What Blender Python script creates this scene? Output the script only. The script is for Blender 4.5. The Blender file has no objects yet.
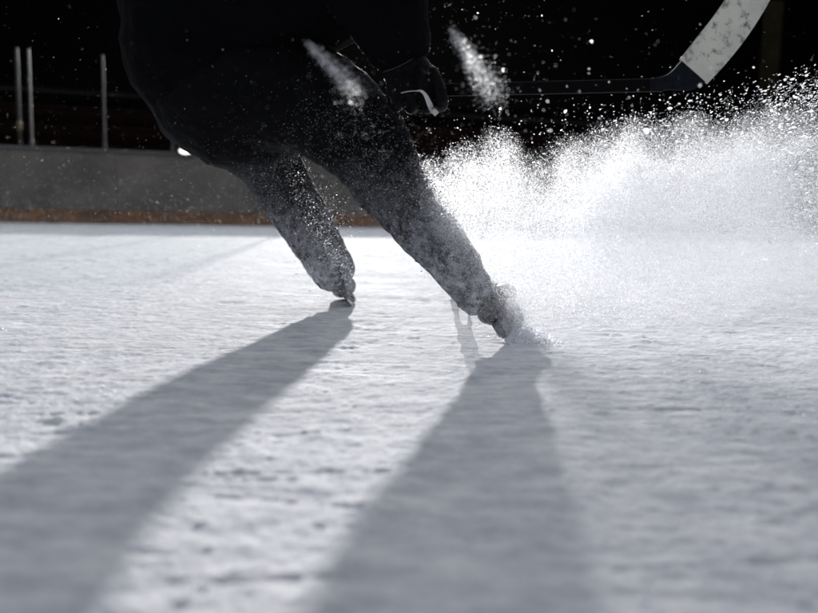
import bpy, bmesh, math, random
import numpy as np
from mathutils import Vector, Matrix, noise
from mathutils.bvhtree import BVHTree

random.seed(7)
rng = np.random.default_rng(11)
R = math.radians
sc = bpy.context.scene
col = sc.collection

# ------------------------------------------------------------------ camera
CAM_H = 0.36
PITCH, ROLL = R(7.15), R(1.3)
W0, H0 = 818.0, 613.0
LENS, SENSOR = 35.0, 36.0
F = W0 * LENS / SENSOR
cam_loc = Vector((0, 0, CAM_H))
fwd = Vector((0, math.cos(PITCH), -math.sin(PITCH)))
right0 = Vector((1, 0, 0))
up0 = right0.cross(fwd)
cr, sr = math.cos(ROLL), math.sin(ROLL)
# camera rolled so that the right side of the place sits lower in the frame
right = right0 * cr + up0 * sr
up = up0 * cr - right0 * sr
cam_mat = Matrix((right, up, -fwd)).transposed().to_4x4()
cam_mat.translation = cam_loc
cd = bpy.data.cameras.new('camera')
cam = bpy.data.objects.new('camera', cd)
col.objects.link(cam)
cam.matrix_world = cam_mat
cd.lens, cd.sensor_width = LENS, SENSOR
cd.clip_start, cd.clip_end = 0.05, 500
cd.dof.use_dof = True
cd.dof.focus_distance = 2.25
cd.dof.aperture_fstop = 2.0
cd.dof.aperture_blades = 9
sc.camera = cam


def P(px, py, D):
    """a place seen at photo position (px, py), D metres down the rink"""
    d = right * ((px - W0 / 2) / F) + up * ((H0 / 2 - py) / F) + fwd
    return cam_loc + d * (D / d.y)


RV, UV, FV = (np.array(v) for v in (right, up, fwd))


def Pn(px, py, D):
    d = ((px - W0 / 2) / F)[:, None] * RV + ((H0 / 2 - py) / F)[:, None] * UV + FV
    return np.array(cam_loc) + d * (D / d[:, 1])[:, None]


def S(D):
    return F / D            # photo pixels per metre at D

# ------------------------------------------------------------------ materials


def mat(name, color=(0.5, 0.5, 0.5), rough=0.6, spec=0.5, metal=0.0, sheen=0.0,
        var=0.0, var_scale=20.0, bump=0.0, bump_scale=60.0, stretch=(1, 1, 1)):
    m = bpy.data.materials.new(name)
    m.use_nodes = True
    nt = m.node_tree
    b = nt.nodes['Principled BSDF']
    b.inputs['Base Color'].default_value = (*color, 1)
    b.inputs['Roughness'].default_value = rough
    b.inputs['Specular IOR Level'].default_value = spec
    b.inputs['Metallic'].default_value = metal
    b.inputs['Sheen Weight'].default_value = sheen
    b.inputs['Sheen Roughness'].default_value = 0.4
    tc = nt.nodes.new('ShaderNodeTexCoord')
    mp = nt.nodes.new('ShaderNodeMapping')
    mp.inputs['Scale'].default_value = stretch
    nt.links.new(tc.outputs['Object'], mp.inputs['Vector'])
    if var > 0:
        n = nt.nodes.new('ShaderNodeTexNoise')
        n.inputs['Scale'].default_value = var_scale
        n.inputs['Detail'].default_value = 6
        n.inputs['Roughness'].default_value = 0.65
        nt.links.new(mp.outputs[0], n.inputs['Vector'])
        r = nt.nodes.new('ShaderNodeValToRGB')
        r.color_ramp.elements[0].position = 0.3
        r.color_ramp.elements[1].position = 0.7
        lo = [c * (1 - var) for c in color]
        hi = [min(1, c * (1 + var)) for c in color]
        r.color_ramp.elements[0].color = (*lo, 1)
        r.color_ramp.elements[1].color = (*hi, 1)
        nt.links.new(n.outputs['Fac'], r.inputs[0])
        nt.links.new(r.outputs[0], b.inputs['Base Color'])
    if bump > 0:
        n2 = nt.nodes.new('ShaderNodeTexNoise')
        n2.inputs['Scale'].default_value = bump_scale
        n2.inputs['Detail'].default_value = 5
        nt.links.new(mp.outputs[0], n2.inputs['Vector'])
        bp = nt.nodes.new('ShaderNodeBump')
        bp.inputs['Strength'].default_value = bump
        bp.inputs['Distance'].default_value = 0.01
        nt.links.new(n2.outputs['Fac'], bp.inputs['Height'])
        nt.links.new(bp.outputs[0], b.inputs['Normal'])
    return m


M_cloth = mat('black_cloth', (0.0028, 0.003, 0.004), 0.75, 0.05, sheen=0.0, var=0.4, var_scale=9, bump=0.5, bump_scale=45)
M_jersey = mat('dark_jersey', (0.0025, 0.0027, 0.0035), 0.85, 0.03, sheen=0.0, var=0.3, var_scale=12, bump=0.5, bump_scale=70)
M_glove = mat('glove_leather', (0.0025, 0.0025, 0.0033), 0.5, 0.07, sheen=0.0, var=0.4, var_scale=40, bump=0.6, bump_scale=140)
M_piping = mat('white_piping', (0.5, 0.5, 0.5), 0.5, 0.4, var=0.15, var_scale=50)
M_skin = mat('skin', (0.45, 0.28, 0.21), 0.55, 0.4, var=0.12, var_scale=30)
M_boot = mat('boot_leather', (0.014, 0.014, 0.016), 0.4, 0.5, var=0.5, var_scale=35, bump=0.3, bump_scale=90)
M_toe = mat('toe_cap_plastic', (0.10, 0.10, 0.105), 0.4, 0.5, var=0.2, var_scale=30)
M_holder = mat('holder_plastic', (0.07, 0.072, 0.08), 0.35, 0.5, var=0.15, var_scale=40)
M_steel = mat('blade_steel', (0.55, 0.56, 0.58), 0.25, 0.5, metal=1.0, var=0.1, var_scale=60)
M_shaft = mat('stick_composite', (0.002, 0.002, 0.0024), 0.6, 0.06, var=0.4, var_scale=30)
M_btape = mat('black_tape', (0.008, 0.010, 0.016), 0.8, 0.08, var=0.4, var_scale=50, bump=0.4, bump_scale=160)
M_helmet = mat('helmet_shell', (0.012, 0.012, 0.013), 0.3, 0.5, var=0.2, var_scale=20)
M_board = mat('board_panel', (0.150, 0.136, 0.120), 0.55, 0.3, var=0.35, var_scale=1.1, bump=0.15, bump_scale=12)
M_kick = mat('kick_plate', (0.18, 0.080, 0.030), 0.55, 0.4, var=0.5, var_scale=3.5)
M_cap = mat('cap_rail', (0.10, 0.10, 0.10), 0.5, 0.4, var=0.2, var_scale=5)
M_post = mat('stanchion_metal', (0.075, 0.075, 0.078), 0.5, 0.4, var=0.2, var_scale=6)
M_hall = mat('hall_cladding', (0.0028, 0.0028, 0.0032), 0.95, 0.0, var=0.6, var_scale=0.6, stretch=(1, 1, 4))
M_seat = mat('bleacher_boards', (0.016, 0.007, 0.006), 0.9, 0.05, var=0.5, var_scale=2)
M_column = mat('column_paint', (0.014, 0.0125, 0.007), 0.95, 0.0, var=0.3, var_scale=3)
M_lamp = mat('lamp_casing', (0.05, 0.05, 0.05), 0.5, 0.4, var=0.2, var_scale=30)


def m_tape():
    """white blade tape: cream cloth, scuffed by pucks, overlapping turns"""
    m = mat('white_tape', (0.62, 0.61, 0.55), 0.8, 0.2, bump=0.3, bump_scale=220)
    nt = m.node_tree
    b = nt.nodes['Principled BSDF']
    tc = nt.nodes['Texture Coordinate']
    n = nt.nodes.new('ShaderNodeTexNoise')
    n.inputs['Scale'].default_value = 48
    n.inputs['Detail'].default_value = 9
    n.inputs['Roughness'].default_value = 0.72
    nt.links.new(tc.outputs['Object'], n.inputs['Vector'])
    r = nt.nodes.new('ShaderNodeValToRGB')
    e = r.color_ramp.elements
    e[0].position, e[0].color = 0.33, (0.16, 0.16, 0.16, 1)
    e[1].position, e[1].color = 0.47, (0.66, 0.65, 0.58, 1)
    k = e.new(0.42)
    k.color = (0.40, 0.39, 0.36, 1)
    nt.links.new(n.outputs['Fac'], r.inputs[0])
    w = nt.nodes.new('ShaderNodeTexNoise')
    w.inputs['Scale'].default_value = 6
    w.inputs['Detail'].default_value = 3
    nt.links.new(tc.outputs['Object'], w.inputs['Vector'])
    mx = nt.nodes.new('ShaderNodeMix')
    mx.data_type = 'RGBA'
    mx.blend_type = 'MULTIPLY'
    mx.inputs[0].default_value = 0.6
    nt.links.new(r.outputs[0], mx.inputs[6])
    r2 = nt.nodes.new('ShaderNodeValToRGB')
    r2.color_ramp.elements[0].position = 0.35
    r2.color_ramp.elements[0].color = (0.55, 0.56, 0.6, 1)
    r2.color_ramp.elements[1].position = 0.6
    nt.links.new(w.outputs['Fac'], r2.inputs[0])
    nt.links.new(r2.outputs[0], mx.inputs[7])
    nt.links.new(mx.outputs[2], b.inputs['Base Color'])
    return m


M_tape = m_tape()


def frost(m, z_hi, z_lo, amount):
    """powder snow sticking to the lower part of a surface, in patches"""
    nt = m.node_tree
    b = nt.nodes['Principled BSDF']
    geo = nt.nodes.new('ShaderNodeNewGeometry')
    sep = nt.nodes.new('ShaderNodeSeparateXYZ')
    nt.links.new(geo.outputs['Position'], sep.inputs[0])
    g = nt.nodes.new('ShaderNodeMapRange')
    g.inputs['From Min'].default_value = z_hi
    g.inputs['From Max'].default_value = z_lo
    nt.links.new(sep.outputs['Z'], g.inputs['Value'])
    pw = nt.nodes.new('ShaderNodeMath')
    pw.operation = 'POWER'
    pw.inputs[1].default_value = 1.5
    nt.links.new(g.outputs[0], pw.inputs[0])
    tot = None
    for sc_, lo, hi in ((15, 0.36, 0.66), (60, 0.38, 0.72)):
        n = nt.nodes.new('ShaderNodeTexNoise')
        n.inputs['Scale'].default_value = sc_
        n.inputs['Detail'].default_value = 4
        n.inputs['Roughness'].default_value = 0.6
        nt.links.new(geo.outputs['Position'], n.inputs['Vector'])
        r = nt.nodes.new('ShaderNodeMapRange')
        r.inputs['From Min'].default_value = lo
        r.inputs['From Max'].default_value = hi
        r.inputs['To Min'].default_value = 0.06
        nt.links.new(n.outputs['Fac'], r.inputs['Value'])
        if tot is None:
            tot = r
        else:
            ad = nt.nodes.new('ShaderNodeMath')
            ad.operation = 'ADD'
            nt.links.new(tot.outputs[0], ad.inputs[0])
            nt.links.new(r.outputs[0], ad.inputs[1])
            tot = ad
    mu = nt.nodes.new('ShaderNodeMath')
    mu.operation = 'MULTIPLY'
    nt.links.new(pw.outputs[0], mu.inputs[0])
    nt.links.new(tot.outputs[0], mu.inputs[1])
    m2 = nt.nodes.new('ShaderNodeMath')
    m2.operation = 'MULTIPLY'
    m2.use_clamp = True
    m2.inputs[1].default_value = amount
    nt.links.new(mu.outputs[0], m2.inputs[0])
    mx = nt.nodes.new('ShaderNodeMix')
    mx.data_type = 'RGBA'
    nt.links.new(m2.outputs[0], mx.inputs[0])
    old = b.inputs['Base Color'].links[0].from_socket
    nt.links.new(old, mx.inputs[6])
    mx.inputs[7].default_value = (0.62, 0.64, 0.70, 1)
    nt.links.new(mx.outputs[2], b.inputs['Base Color'])


frost(M_cloth, 0.50, 0.08, 0.60)
frost(M_boot, 0.30, 0.0, 0.25)
frost(M_toe, 0.30, 0.0, 0.3)
frost(M_holder, 0.20, 0.0, 0.35)
M_steel.node_tree.nodes['Principled BSDF'].inputs['Metallic'].default_value = 0.5
frost(M_steel, 0.12, 0.0, 0.6)


def m_glass():
    m = bpy.data.materials.new('rink_glass')
    m.use_nodes = True
    nt = m.node_tree
    nt.nodes.remove(nt.nodes['Principled BSDF'])
    out = nt.nodes['Material Output']
    t = nt.nodes.new('ShaderNodeBsdfTransparent')
    t.inputs[0].default_value = (0.93, 0.95, 0.94, 1)
    g = nt.nodes.new('ShaderNodeBsdfGlossy')
    g.inputs['Roughness'].default_value = 0.08
    g.inputs['Color'].default_value = (0.6, 0.6, 0.6, 1)
    n = nt.nodes.new('ShaderNodeTexNoise')
    n.inputs['Scale'].default_value = 3
    mr = nt.nodes.new('ShaderNodeMapRange')
    mr.inputs['To Min'].default_value = 0.008
    mr.inputs['To Max'].default_value = 0.02
    nt.links.new(n.outputs['Fac'], mr.inputs['Value'])
    mx = nt.nodes.new('ShaderNodeMixShader')
    nt.links.new(mr.outputs[0], mx.inputs[0])
    nt.links.new(t.outputs[0], mx.inputs[1])
    nt.links.new(g.outputs[0], mx.inputs[2])
    nt.links.new(mx.outputs[0], out.inputs['Surface'])
    return m


M_glass = m_glass()


def m_snow(name, forward=0.5, clear=0.0, tint=(0.93, 0.94, 0.97)):
    """snow grains: white, translucent, scattering light mostly forward"""
    m = bpy.data.materials.new(name)
    m.use_nodes = True
    nt = m.node_tree
    nt.nodes.remove(nt.nodes['Principled BSDF'])
    out = nt.nodes['Material Output']
    tr = nt.nodes.new('ShaderNodeBsdfTranslucent')
    tr.inputs[0].default_value = (*tint, 1)
    rf = nt.nodes.new('ShaderNodeBsdfRefraction')
    rf.inputs['Color'].default_value = (*tint, 1)
    rf.inputs['Roughness'].default_value = 0.75
    rf.inputs['IOR'].default_value = 1.5
    df = nt.nodes.new('ShaderNodeBsdfDiffuse')
    df.inputs[0].default_value = (*tint, 1)
    a = nt.nodes.new('ShaderNodeMixShader')
    a.inputs[0].default_value = 0.35
    nt.links.new(tr.outputs[0], a.inputs[1])
    nt.links.new(df.outputs[0], a.inputs[2])
    b = nt.nodes.new('ShaderNodeMixShader')
    b.inputs[0].default_value = forward
    nt.links.new(a.outputs[0], b.inputs[1])
    nt.links.new(rf.outputs[0], b.inputs[2])
    last = b
    if clear > 0:
        t = nt.nodes.new('ShaderNodeBsdfTransparent')
        c = nt.nodes.new('ShaderNodeMixShader')
        c.inputs[0].default_value = clear
        nt.links.new(b.outputs[0], c.inputs[1])
        nt.links.new(t.outputs[0], c.inputs[2])
        last = c
    nt.links.new(last.outputs[0], out.inputs['Surface'])
    return m


M_flake = m_snow('airborne_snow', 0.32)
M_mote = m_snow('fine_snow', 0.12)
M_clump = m_snow('snow_clump', 0.1)


def m_ice():
    m = bpy.data.materials.new('scraped_ice')
    m.use_nodes = True
    nt = m.node_tree
    b = nt.nodes['Principled BSDF']
    b.inputs['Roughness'].default_value = 0.55
    b.inputs['Specular IOR Level'].default_value = 0.16
    tc = nt.nodes.new('ShaderNodeTexCoord')
    mp = nt.nodes.new('ShaderNodeMapping')
    mp.inputs['Scale'].default_value = (0.45, 1.0, 1.0)
    nt.links.new(tc.outputs['Object'], mp.inputs['Vector'])
    # frost patches over harder ice
    n = nt.nodes.new('ShaderNodeTexNoise')
    n.inputs['Scale'].default_value = 5
    n.inputs['Detail'].default_value = 10
    n.inputs['Roughness'].default_value = 0.7
    nt.links.new(mp.outputs[0], n.inputs['Vector'])
    r = nt.nodes.new('ShaderNodeValToRGB')
    r.color_ramp.elements[0].position = 0.34
    r.color_ramp.elements[0].color = (0.72, 0.74, 0.79, 1)
    r.color_ramp.elements[1].position = 0.58
    r.color_ramp.elements[1].color = (0.92, 0.918, 0.945, 1)
    nt.links.new(n.outputs['Fac'], r.inputs[0])
    q = nt.nodes.new('ShaderNodeTexNoise')  # finer mottle: shading of small lumps put into the ice colour
    q.inputs['Scale'].default_value = 26
    q.inputs['Detail'].default_value = 8
    q.inputs['Roughness'].default_value = 0.68
    nt.links.new(mp.outputs[0], q.inputs['Vector'])
    rq = nt.nodes.new('ShaderNodeValToRGB')
    rq.color_ramp.elements[0].position = 0.30
    rq.color_ramp.elements[0].color = (0.60, 0.62, 0.67, 1)
    rq.color_ramp.elements[1].position = 0.60
    rq.color_ramp.elements[1].color = (1, 1, 1, 1)
    nt.links.new(q.outputs['Fac'], rq.inputs[0])
    mq = nt.nodes.new('ShaderNodeMix')
    mq.data_type = 'RGBA'
    mq.blend_type = 'MULTIPLY'
    mq.inputs[0].default_value = 1.0
    nt.links.new(r.outputs[0], mq.inputs[6])
    nt.links.new(rq.outputs[0], mq.inputs[7])
    nt.links.new(mq.outputs[2], b.inputs['Base Color'])
    r2 = nt.nodes.new('ShaderNodeMapRange')
    r2.inputs['From Min'].default_value = 0.35
    r2.inputs['From Max'].default_value = 0.6
    r2.inputs['To Min'].default_value = 0.7
    r2.inputs['To Max'].default_value = 0.9
    nt.links.new(n.outputs['Fac'], r2.inputs['Value'])
    nt.links.new(r2.outputs[0], b.inputs['Roughness'])
    # grain and skate scratches
    g = nt.nodes.new('ShaderNodeTexNoise')
    g.inputs['Scale'].default_value = 120
    g.inputs['Detail'].default_value = 8
    g.inputs['Roughness'].default_value = 0.7
    nt.links.new(mp.outputs[0], g.inputs['Vector'])
    mp2 = nt.nodes.new('ShaderNodeMapping')
    mp2.inputs['Scale'].default_value = (0.9, 16.0, 1.0)
    mp2.inputs['Rotation'].default_value = (0, 0, R(4))
    nt.links.new(tc.outputs['Object'], mp2.inputs['Vector'])
    s = nt.nodes.new('ShaderNodeTexNoise')
    s.inputs['Scale'].default_value = 3.0
    s.inputs['Detail'].default_value = 7
    s.inputs['Roughness'].default_value = 0.75
    nt.links.new(mp2.outputs[0], s.inputs['Vector'])
    b1 = nt.nodes.new('ShaderNodeBump')
    b1.inputs['Strength'].default_value = 0.8
    b1.inputs['Distance'].default_value = 0.006
    nt.links.new(g.outputs['Fac'], b1.inputs['Height'])
    b2 = nt.nodes.new('ShaderNodeBump')
    b2.inputs['Strength'].default_value = 0.5
    b2.inputs['Distance'].default_value = 0.012
    nt.links.new(s.outputs['Fac'], b2.inputs['Height'])
    nt.links.new(b1.outputs[0], b2.inputs['Normal'])
    nt.links.new(b2.outputs[0], b.inputs['Normal'])
    return m


M_ice = m_ice()

# ------------------------------------------------------------------ helpers


def tag(o, label=None, cat=None, group=None, kind=None):
    if label: o['label'] = label
    if cat: o['category'] = cat
    if group: o['group'] = group
    if kind: o['kind'] = kind
    return o


def empty(name, loc=(0, 0, 0)):
    o = bpy.data.objects.new(name, None)
    o.empty_display_size = 0.1
    col.objects.link(o)
    o.location = loc
    return o


def link(name, me, m, parent=None, smooth=True):
    o = bpy.data.objects.new(name, me)
    me.materials.append(m)
    col.objects.link(o)
    if smooth:
        me.polygons.foreach_set('use_smooth', [True] * len(me.polygons))
    if parent is not None:
        o.parent = parent
        p, off = parent, Vector((0, 0, 0))
        while p is not None:
            off += p.location
            p = p.parent
        me.transform(Matrix.Translation(-off))
    return o


def link_bm(name, bm, m, parent=None, smooth=True):
    bmesh.ops.recalc_face_normals(bm, faces=bm.faces)
    me = bpy.data.meshes.new(name)
    bm.to_mesh(me)
    bm.free()
    return link(name, me, m, parent, smooth)


def add_box(bm, M, sx, sy, sz, bev=0.0):
    r = bmesh.ops.create_cube(bm, size=1, matrix=M @ Matrix.Diagonal((sx, sy, sz, 1)))
    if bev > 0:
        es = list({e for v in r['verts'] for e in v.link_edges})
        bmesh.ops.bevel(bm, geom=es, offset=bev, segments=2, affect='EDGES', profile=0.5)


def add_tube(bm, pts, rad, n=20, flat=None, caps=4):
    """a closed tapered tube through pts; rad per point is r or (across, deep)"""
    pts = [Vector(p) for p in pts]
    rad = [(r, r) if not isinstance(r, tuple) else r for r in rad]
    L = len(pts)
    tang = []
    for i in range(L):
        a, b = pts[max(i - 1, 0)], pts[min(i + 1, L - 1)]
        tang.append((b - a).normalized())
    ref = Vector(flat) if flat else Vector((0.02, 1, 0.03))
    st = []
    for k in range(caps):
        a = math.pi / 2 * (1 - k / caps)
        st.append((pts[0] - tang[0] * (sum(rad[0]) / 2) * math.sin(a), tang[0], rad[0], max(math.cos(a), 0.02)))
    for i in range(L):
        st.append((pts[i], tang[i], rad[i], 1.0))
    for k in range(1, caps + 1):
        a = math.pi / 2 * k / caps
        st.append((pts[-1] + tang[-1] * (sum(rad[-1]) / 2) * math.sin(a), tang[-1], rad[-1], max(math.cos(a), 0.02)))
    rings = []
    for c, t, r, f in st:
        u = (ref - t * ref.dot(t)).normalized()
        v = t.cross(u)
        rings.append([bm.verts.new(c + v * (math.cos(2 * math.pi * j / n) * r[0] * f) + u * (math.sin(2 * math.pi * j / n) * r[1] * f)) for j in range(n)])
    for a, b in zip(rings, rings[1:]):
        for j in range(n):
            bm.faces.new((a[j], a[(j + 1) % n], b[(j + 1) % n], b[j]))
    bm.faces.new(rings[0][::-1])
    bm.faces.new(rings[-1])


def densify(pts, rad, k=6):
    """smooth Catmull-Rom through the joints"""
    P_, R_ = [], []
    n = len(pts)
    pts = [Vector(p) for p in pts]
    rr = [Vector((r, r)) if not isinstance(r, tuple) else Vector(r) for r in rad]

    def cr4(a, b, c, d, t):
        return 0.5 * ((2 * b) + (c - a) * t + (2 * a - 5 * b + 4 * c - d) * t * t + (3 * b - a - 3 * c + d) * t ** 3)
    for i in range(n - 1):
        i0, i3 = max(i - 1, 0), min(i + 2, n - 1)
        for s in range(k):
            t = s / k
            P_.append(cr4(pts[i0], pts[i], pts[i + 1], pts[i3], t))
            q = cr4(rr[i0], rr[i], rr[i + 1], rr[i3], t)
            R_.append((q[0], q[1]))
    P_.append(pts[-1])
    R_.append(tuple(rr[-1]))
    return P_, R_


def fuse(bm, voxel, smooth=3):
    """several closed shells -> one continuous surface"""
    bmesh.ops.recalc_face_normals(bm, faces=bm.faces)
    me = bpy.data.meshes.new('shell')
    bm.to_mesh(me)
    bm.free()
    o = bpy.data.objects.new('shell', me)
    col.objects.link(o)
    r = o.modifiers.new('r', 'REMESH')
    r.mode = 'VOXEL'
    r.voxel_size = voxel
    if smooth:
        s = o.modifiers.new('s', 'SMOOTH')
        s.factor = 0.5
        s.iterations = smooth
    dg = bpy.context.evaluated_depsgraph_get()
    dg.update()
    res = bpy.data.meshes.new_from_object(o.evaluated_get(dg))
    bpy.data.objects.remove(o)
    bpy.data.meshes.remove(me)
    return res


def wrinkle(me, amp, scale, seed=0.0, ridge=True, axis=None, squeeze=2.2):
    """cloth folds: ridged noise pushed along the normal, folds lying across `axis`"""
    n = len(me.vertices)
    co = np.empty(n * 3)
    me.vertices.foreach_get('co', co)
    co = co.reshape(-1, 3)
    no = np.empty(n * 3)
    me.vertices.foreach_get('normal', no)
    no = no.reshape(-1, 3)
    ax = Vector(axis).normalized() if axis else None
    out = np.empty(n)
    for i in range(n):
        v = Vector(co[i])
        if ax is not None:
            d = v.dot(ax)
            v = v + ax * d * (squeeze - 1)
        v = v * scale + Vector((seed, seed * 1.7, -seed))
        w = noise.noise(v * 0.5) * 0.35
        q = noise.noise(v + Vector((w, w, -w)) * 2)
        a = (1 - abs(q) * 2.2) if ridge else q
        a = a * 0.7 + noise.noise(v * 2.3) * 0.35
        out[i] = a
    co += no * (out * amp)[:, None]
    me.vertices.foreach_set('co', co.ravel())
    me.update()


def px_tube(bm, joints, k=6, n=24, flat=None, deep=1.0):
    """joints: (px, py, D, radius in photo px)"""
    pts = [P(a, b, d) for a, b, d, r in joints]
    rad = [(r / S(d), r / S(d) * deep) for a, b, d, r in joints]
    p2, r2 = densify(pts, rad, k)
    add_tube(bm, p2, r2, n, flat)

# ------------------------------------------------------------------ value noise in numpy


def lattice(seed, n=256):
    return np.random.default_rng(seed).random((n, n))


def vnoise(x, y, seed):
    L_ = lattice(seed)
    n = L_.shape[0]
    xi, yi = np.floor(x).astype(int), np.floor(y).astype(int)
    fx, fy = x - xi, y - yi
    fx = fx * fx * fx * (fx * (fx * 6 - 15) + 10)
    fy = fy * fy * fy * (fy * (fy * 6 - 15) + 10)
    a = L_[xi % n, yi % n]
    b = L_[(xi + 1) % n, yi % n]
    c = L_[xi % n, (yi + 1) % n]
    d = L_[(xi + 1) % n, (yi + 1) % n]
    return (a * (1 - fx) + b * fx) * (1 - fy) + (c * (1 - fx) + d * fx) * fy

# ------------------------------------------------------------------ setting: ice


def rink_height(x, y):
    c, s = math.cos(0.07), math.sin(0.07)
    u, v = x * c + y * s, -x * s + y * c
    z = np.zeros_like(x)
    for k, (wl, amp, st) in enumerate(((0.42, 0.0022, 1.5), (0.17, 0.0014, 1.8), (0.075, 0.0011, 1.7), (0.034, 0.0013, 1.5),
                                       (0.016, 0.0014, 1.2), (0.008, 0.0010, 1.0))):
        z += amp * (vnoise(u / (wl * st) + 31.7 * k + 100, v / wl + 17.3 * k + 100, 40 + k) - 0.5) * 2
    # crumbs of scraped snow lying about
    t = vnoise(u / 0.055 + 40, v / 0.042 + 80, 91) * vnoise(u / 0.4 + 9, v / 0.3 + 4, 92)
    z += 0.008 * np.clip(t - 0.50, 0, 1) * 2.2 * (0.5 + vnoise(u / 0.013, v / 0.013, 93))
    # shallow skate ruts
    for k, (ang, per) in enumerate(((0.10, 0.31), (-0.16, 0.43), (0.35, 0.7), (0.02, 0.19), (-0.5, 0.9), (1.1, 0.8))):
        q = (-x * math.sin(ang) + y * math.cos(ang)) + 0.05 * vnoise(x / 0.9 + 5 * k, y / 0.9, 70 + k)
        d = (q / per + 0.37 * k) % 1.0
        d = (d - 0.5) * per
        z -= 0.0022 * np.exp(-(d / 0.005) ** 2) * (vnoise(x / 0.5 + 3, y / 0.5 + k * 9, 77 + k) > 0.45)
    return z


def make_ice():
    rows, cols = 900, 860
    y = 0.14 * (15.5 / 0.14) ** (np.arange(rows) / (rows - 1))
    t = np.linspace(-1.0, 1.0, cols)
    Y = np.repeat(y, cols)
    X = (y[:, None] * t[None, :] * 0.92).ravel()
    Z = rink_height(X, Y)
    edge = np.clip((1.0 - np.abs(np.tile(t, rows))) / 0.02, 0, 1)
    Z = Z * edge - 0.006 * (1 - edge)
    v = np.stack([X, Y, Z], 1)
    idx = np.arange(rows * cols).reshape(rows, cols)
    q = np.stack([idx[:-1, :-1], idx[:-1, 1:], idx[1:, 1:], idx[1:, :-1]], -1).reshape(-1, 4)
    # the rest of the rink, flat, a little lower
    far = np.array([[-60, -40, -0.022], [60, -40, -0.022], [60, 40, -0.022], [-60, 40, -0.022]], float)
    nv = len(v)
    v = np.vstack([v, far])
    q = np.vstack([q, [[nv, nv + 1, nv + 2, nv + 3]]])
    me = bpy.data.meshes.new('ice')
    me.vertices.add(len(v))
    me.vertices.foreach_set('co', v.ravel())
    me.loops.add(q.size)
    me.loops.foreach_set('vertex_index', q.ravel())
    me.polygons.add(len(q))
    me.polygons.foreach_set('loop_start', np.arange(0, q.size, 4))
    me.update(calc_edges=True)
    return link('ice', me, M_ice)


tag(make_ice(), kind='structure')

# ------------------------------------------------------------------ boards, glass, hall
B0 = Vector((-6.0, 11.66, 0))
Bd = Vector((1, 0.33, 0)).normalized()
Bn = Vector((Bd.y, -Bd.x, 0))          # towards the camera


def bmat(s, z, off=0.0):
    p = B0 + Bd * s + Bn * off + Vector((0, 0, z))
    M = Matrix((Bd, -Bn, Vector((0, 0, 1)))).transposed().to_4x4()
    M.translation = p
    return M


boards = empty('rink_boards', B0)
tag(boards, 'long grey rink boards with an orange brown kick plate behind the skater', 'rink boards')
s0, s1, seg = -8.0, 20.0, 2.4
k = 0
s = s0
while s < s1:
    bm = bmesh.new()
    add_box(bm, bmat(s + seg / 2, 0.20 + 0.43), seg - 0.005, 0.10, 0.858, 0.006)
    link_bm('board_panel', bm, M_board, boards, False)
    s += seg
bm = bmesh.new()
add_box(bm, bmat((s0 + s1) / 2, 0.095, 0.004), s1 - s0 + 1, 0.112, 0.21, 0.004)
link_bm('kick_plate', bm, M_kick, boards, False)
bm = bmesh.new()
add_box(bm, bmat((s0 + s1) / 2, 1.083, 0.012), s1 - s0 + 1, 0.15, 0.042, 0.012)
link_bm('cap_rail', bm, M_cap, boards, False)


def board_s(px):
    """distance along the boards of what is seen at px (boards level)"""
    d = right * ((px - W0 / 2) / F) + up * ((H0 / 2 - 150) / F) + fwd
    # solve (cam + d*t) . Bn = B0 . Bn
    t = (B0 - cam_loc).dot(Bn) / Vector((d.x, d.y, 0)).dot(Bn)
    return (cam_loc + d * t - B0).dot(Bd)


post_px = [-110, -38, 32, 105, 173, 240, 305]
post_s = [board_s(p) for p in post_px]
for ps in post_s:
    bm = bmesh.new()
    add_box(bm, bmat(ps, 1.106 + 0.69), 0.028, 0.04, 1.38, 0.006)
    add_box(bm, bmat(ps, 1.106 + 0.05), 0.05, 0.06, 0.10, 0.006)
    link_bm('stanchion', bm, M_post, boards, False)
for a, b in zip(post_s, post_s[1:]):
    bm = bmesh.new()
    add_box(bm, bmat((a + b) / 2, 1.108 + 0.74), b - a - 0.056, 0.012, 1.48)
    link_bm('glass_pane', bm, M_glass, boards, False)

# thin pole behind the glass at the far left
pole = empty('netting_pole', B0 + Bd * (board_s(15) - 0.05) - Bn * 0.9)
tag(pole, 'thin dim netting pole behind the glass at the far left', 'pole')
bm = bmesh.new()
b = pole.location.copy()
add_tube(bm, [b + Vector((0, 0, 0.0)), b + Vector((0, 0, 2.62))], [0.024, 0.022], 12)
link_bm('pole', bm, mat('pole_paint', (0.05, 0.05, 0.048), 0.5, 0.4, var=0.2, var_scale=4), pole)
bm = bmesh.new()
add_tube(bm, [b + Vector((0, 0, 1.42)), b + Vector((0, 0, 1.52))], [0.035, 0.035], 12)
link_bm('clamp', bm, mat('clamp_brass', (0.20, 0.16, 0.08), 0.5, 0.4, var=0.2, var_scale=20), pole)

# work light on the cap rail
ls = board_s(185)
lb = (bmat(ls, 1.06, 0.09)).translation
lamp = empty('work_light', lb)
tag(lamp, 'small glowing white work light on top of the rink boards', 'lamp')
bm = bmesh.new()
add_box(bm, bmat(ls, 1.125, 0.115), 0.23, 0.06, 0.125, 0.012)
link_bm('lamp_housing', bm, M_lamp, lamp, False)
bm = bmesh.new()
bmesh.ops.create_uvsphere(bm, u_segments=24, v_segments=12, radius=1, matrix=bmat(ls, 1.125, 0.146) @ Matrix.Diagonal((0.092, 0.016, 0.044, 1)))
ml = bpy.data.materials.new('lamp_glow')
ml.use_nodes = True
nb = ml.node_tree.nodes['Principled BSDF']
nb.inputs['Emission Color'].default_value = (1, 0.98, 0.92, 1)
nb.inputs['Emission Strength'].default_value = 2.4
link_bm('lamp_lens', bm, ml, lamp, False)

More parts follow.
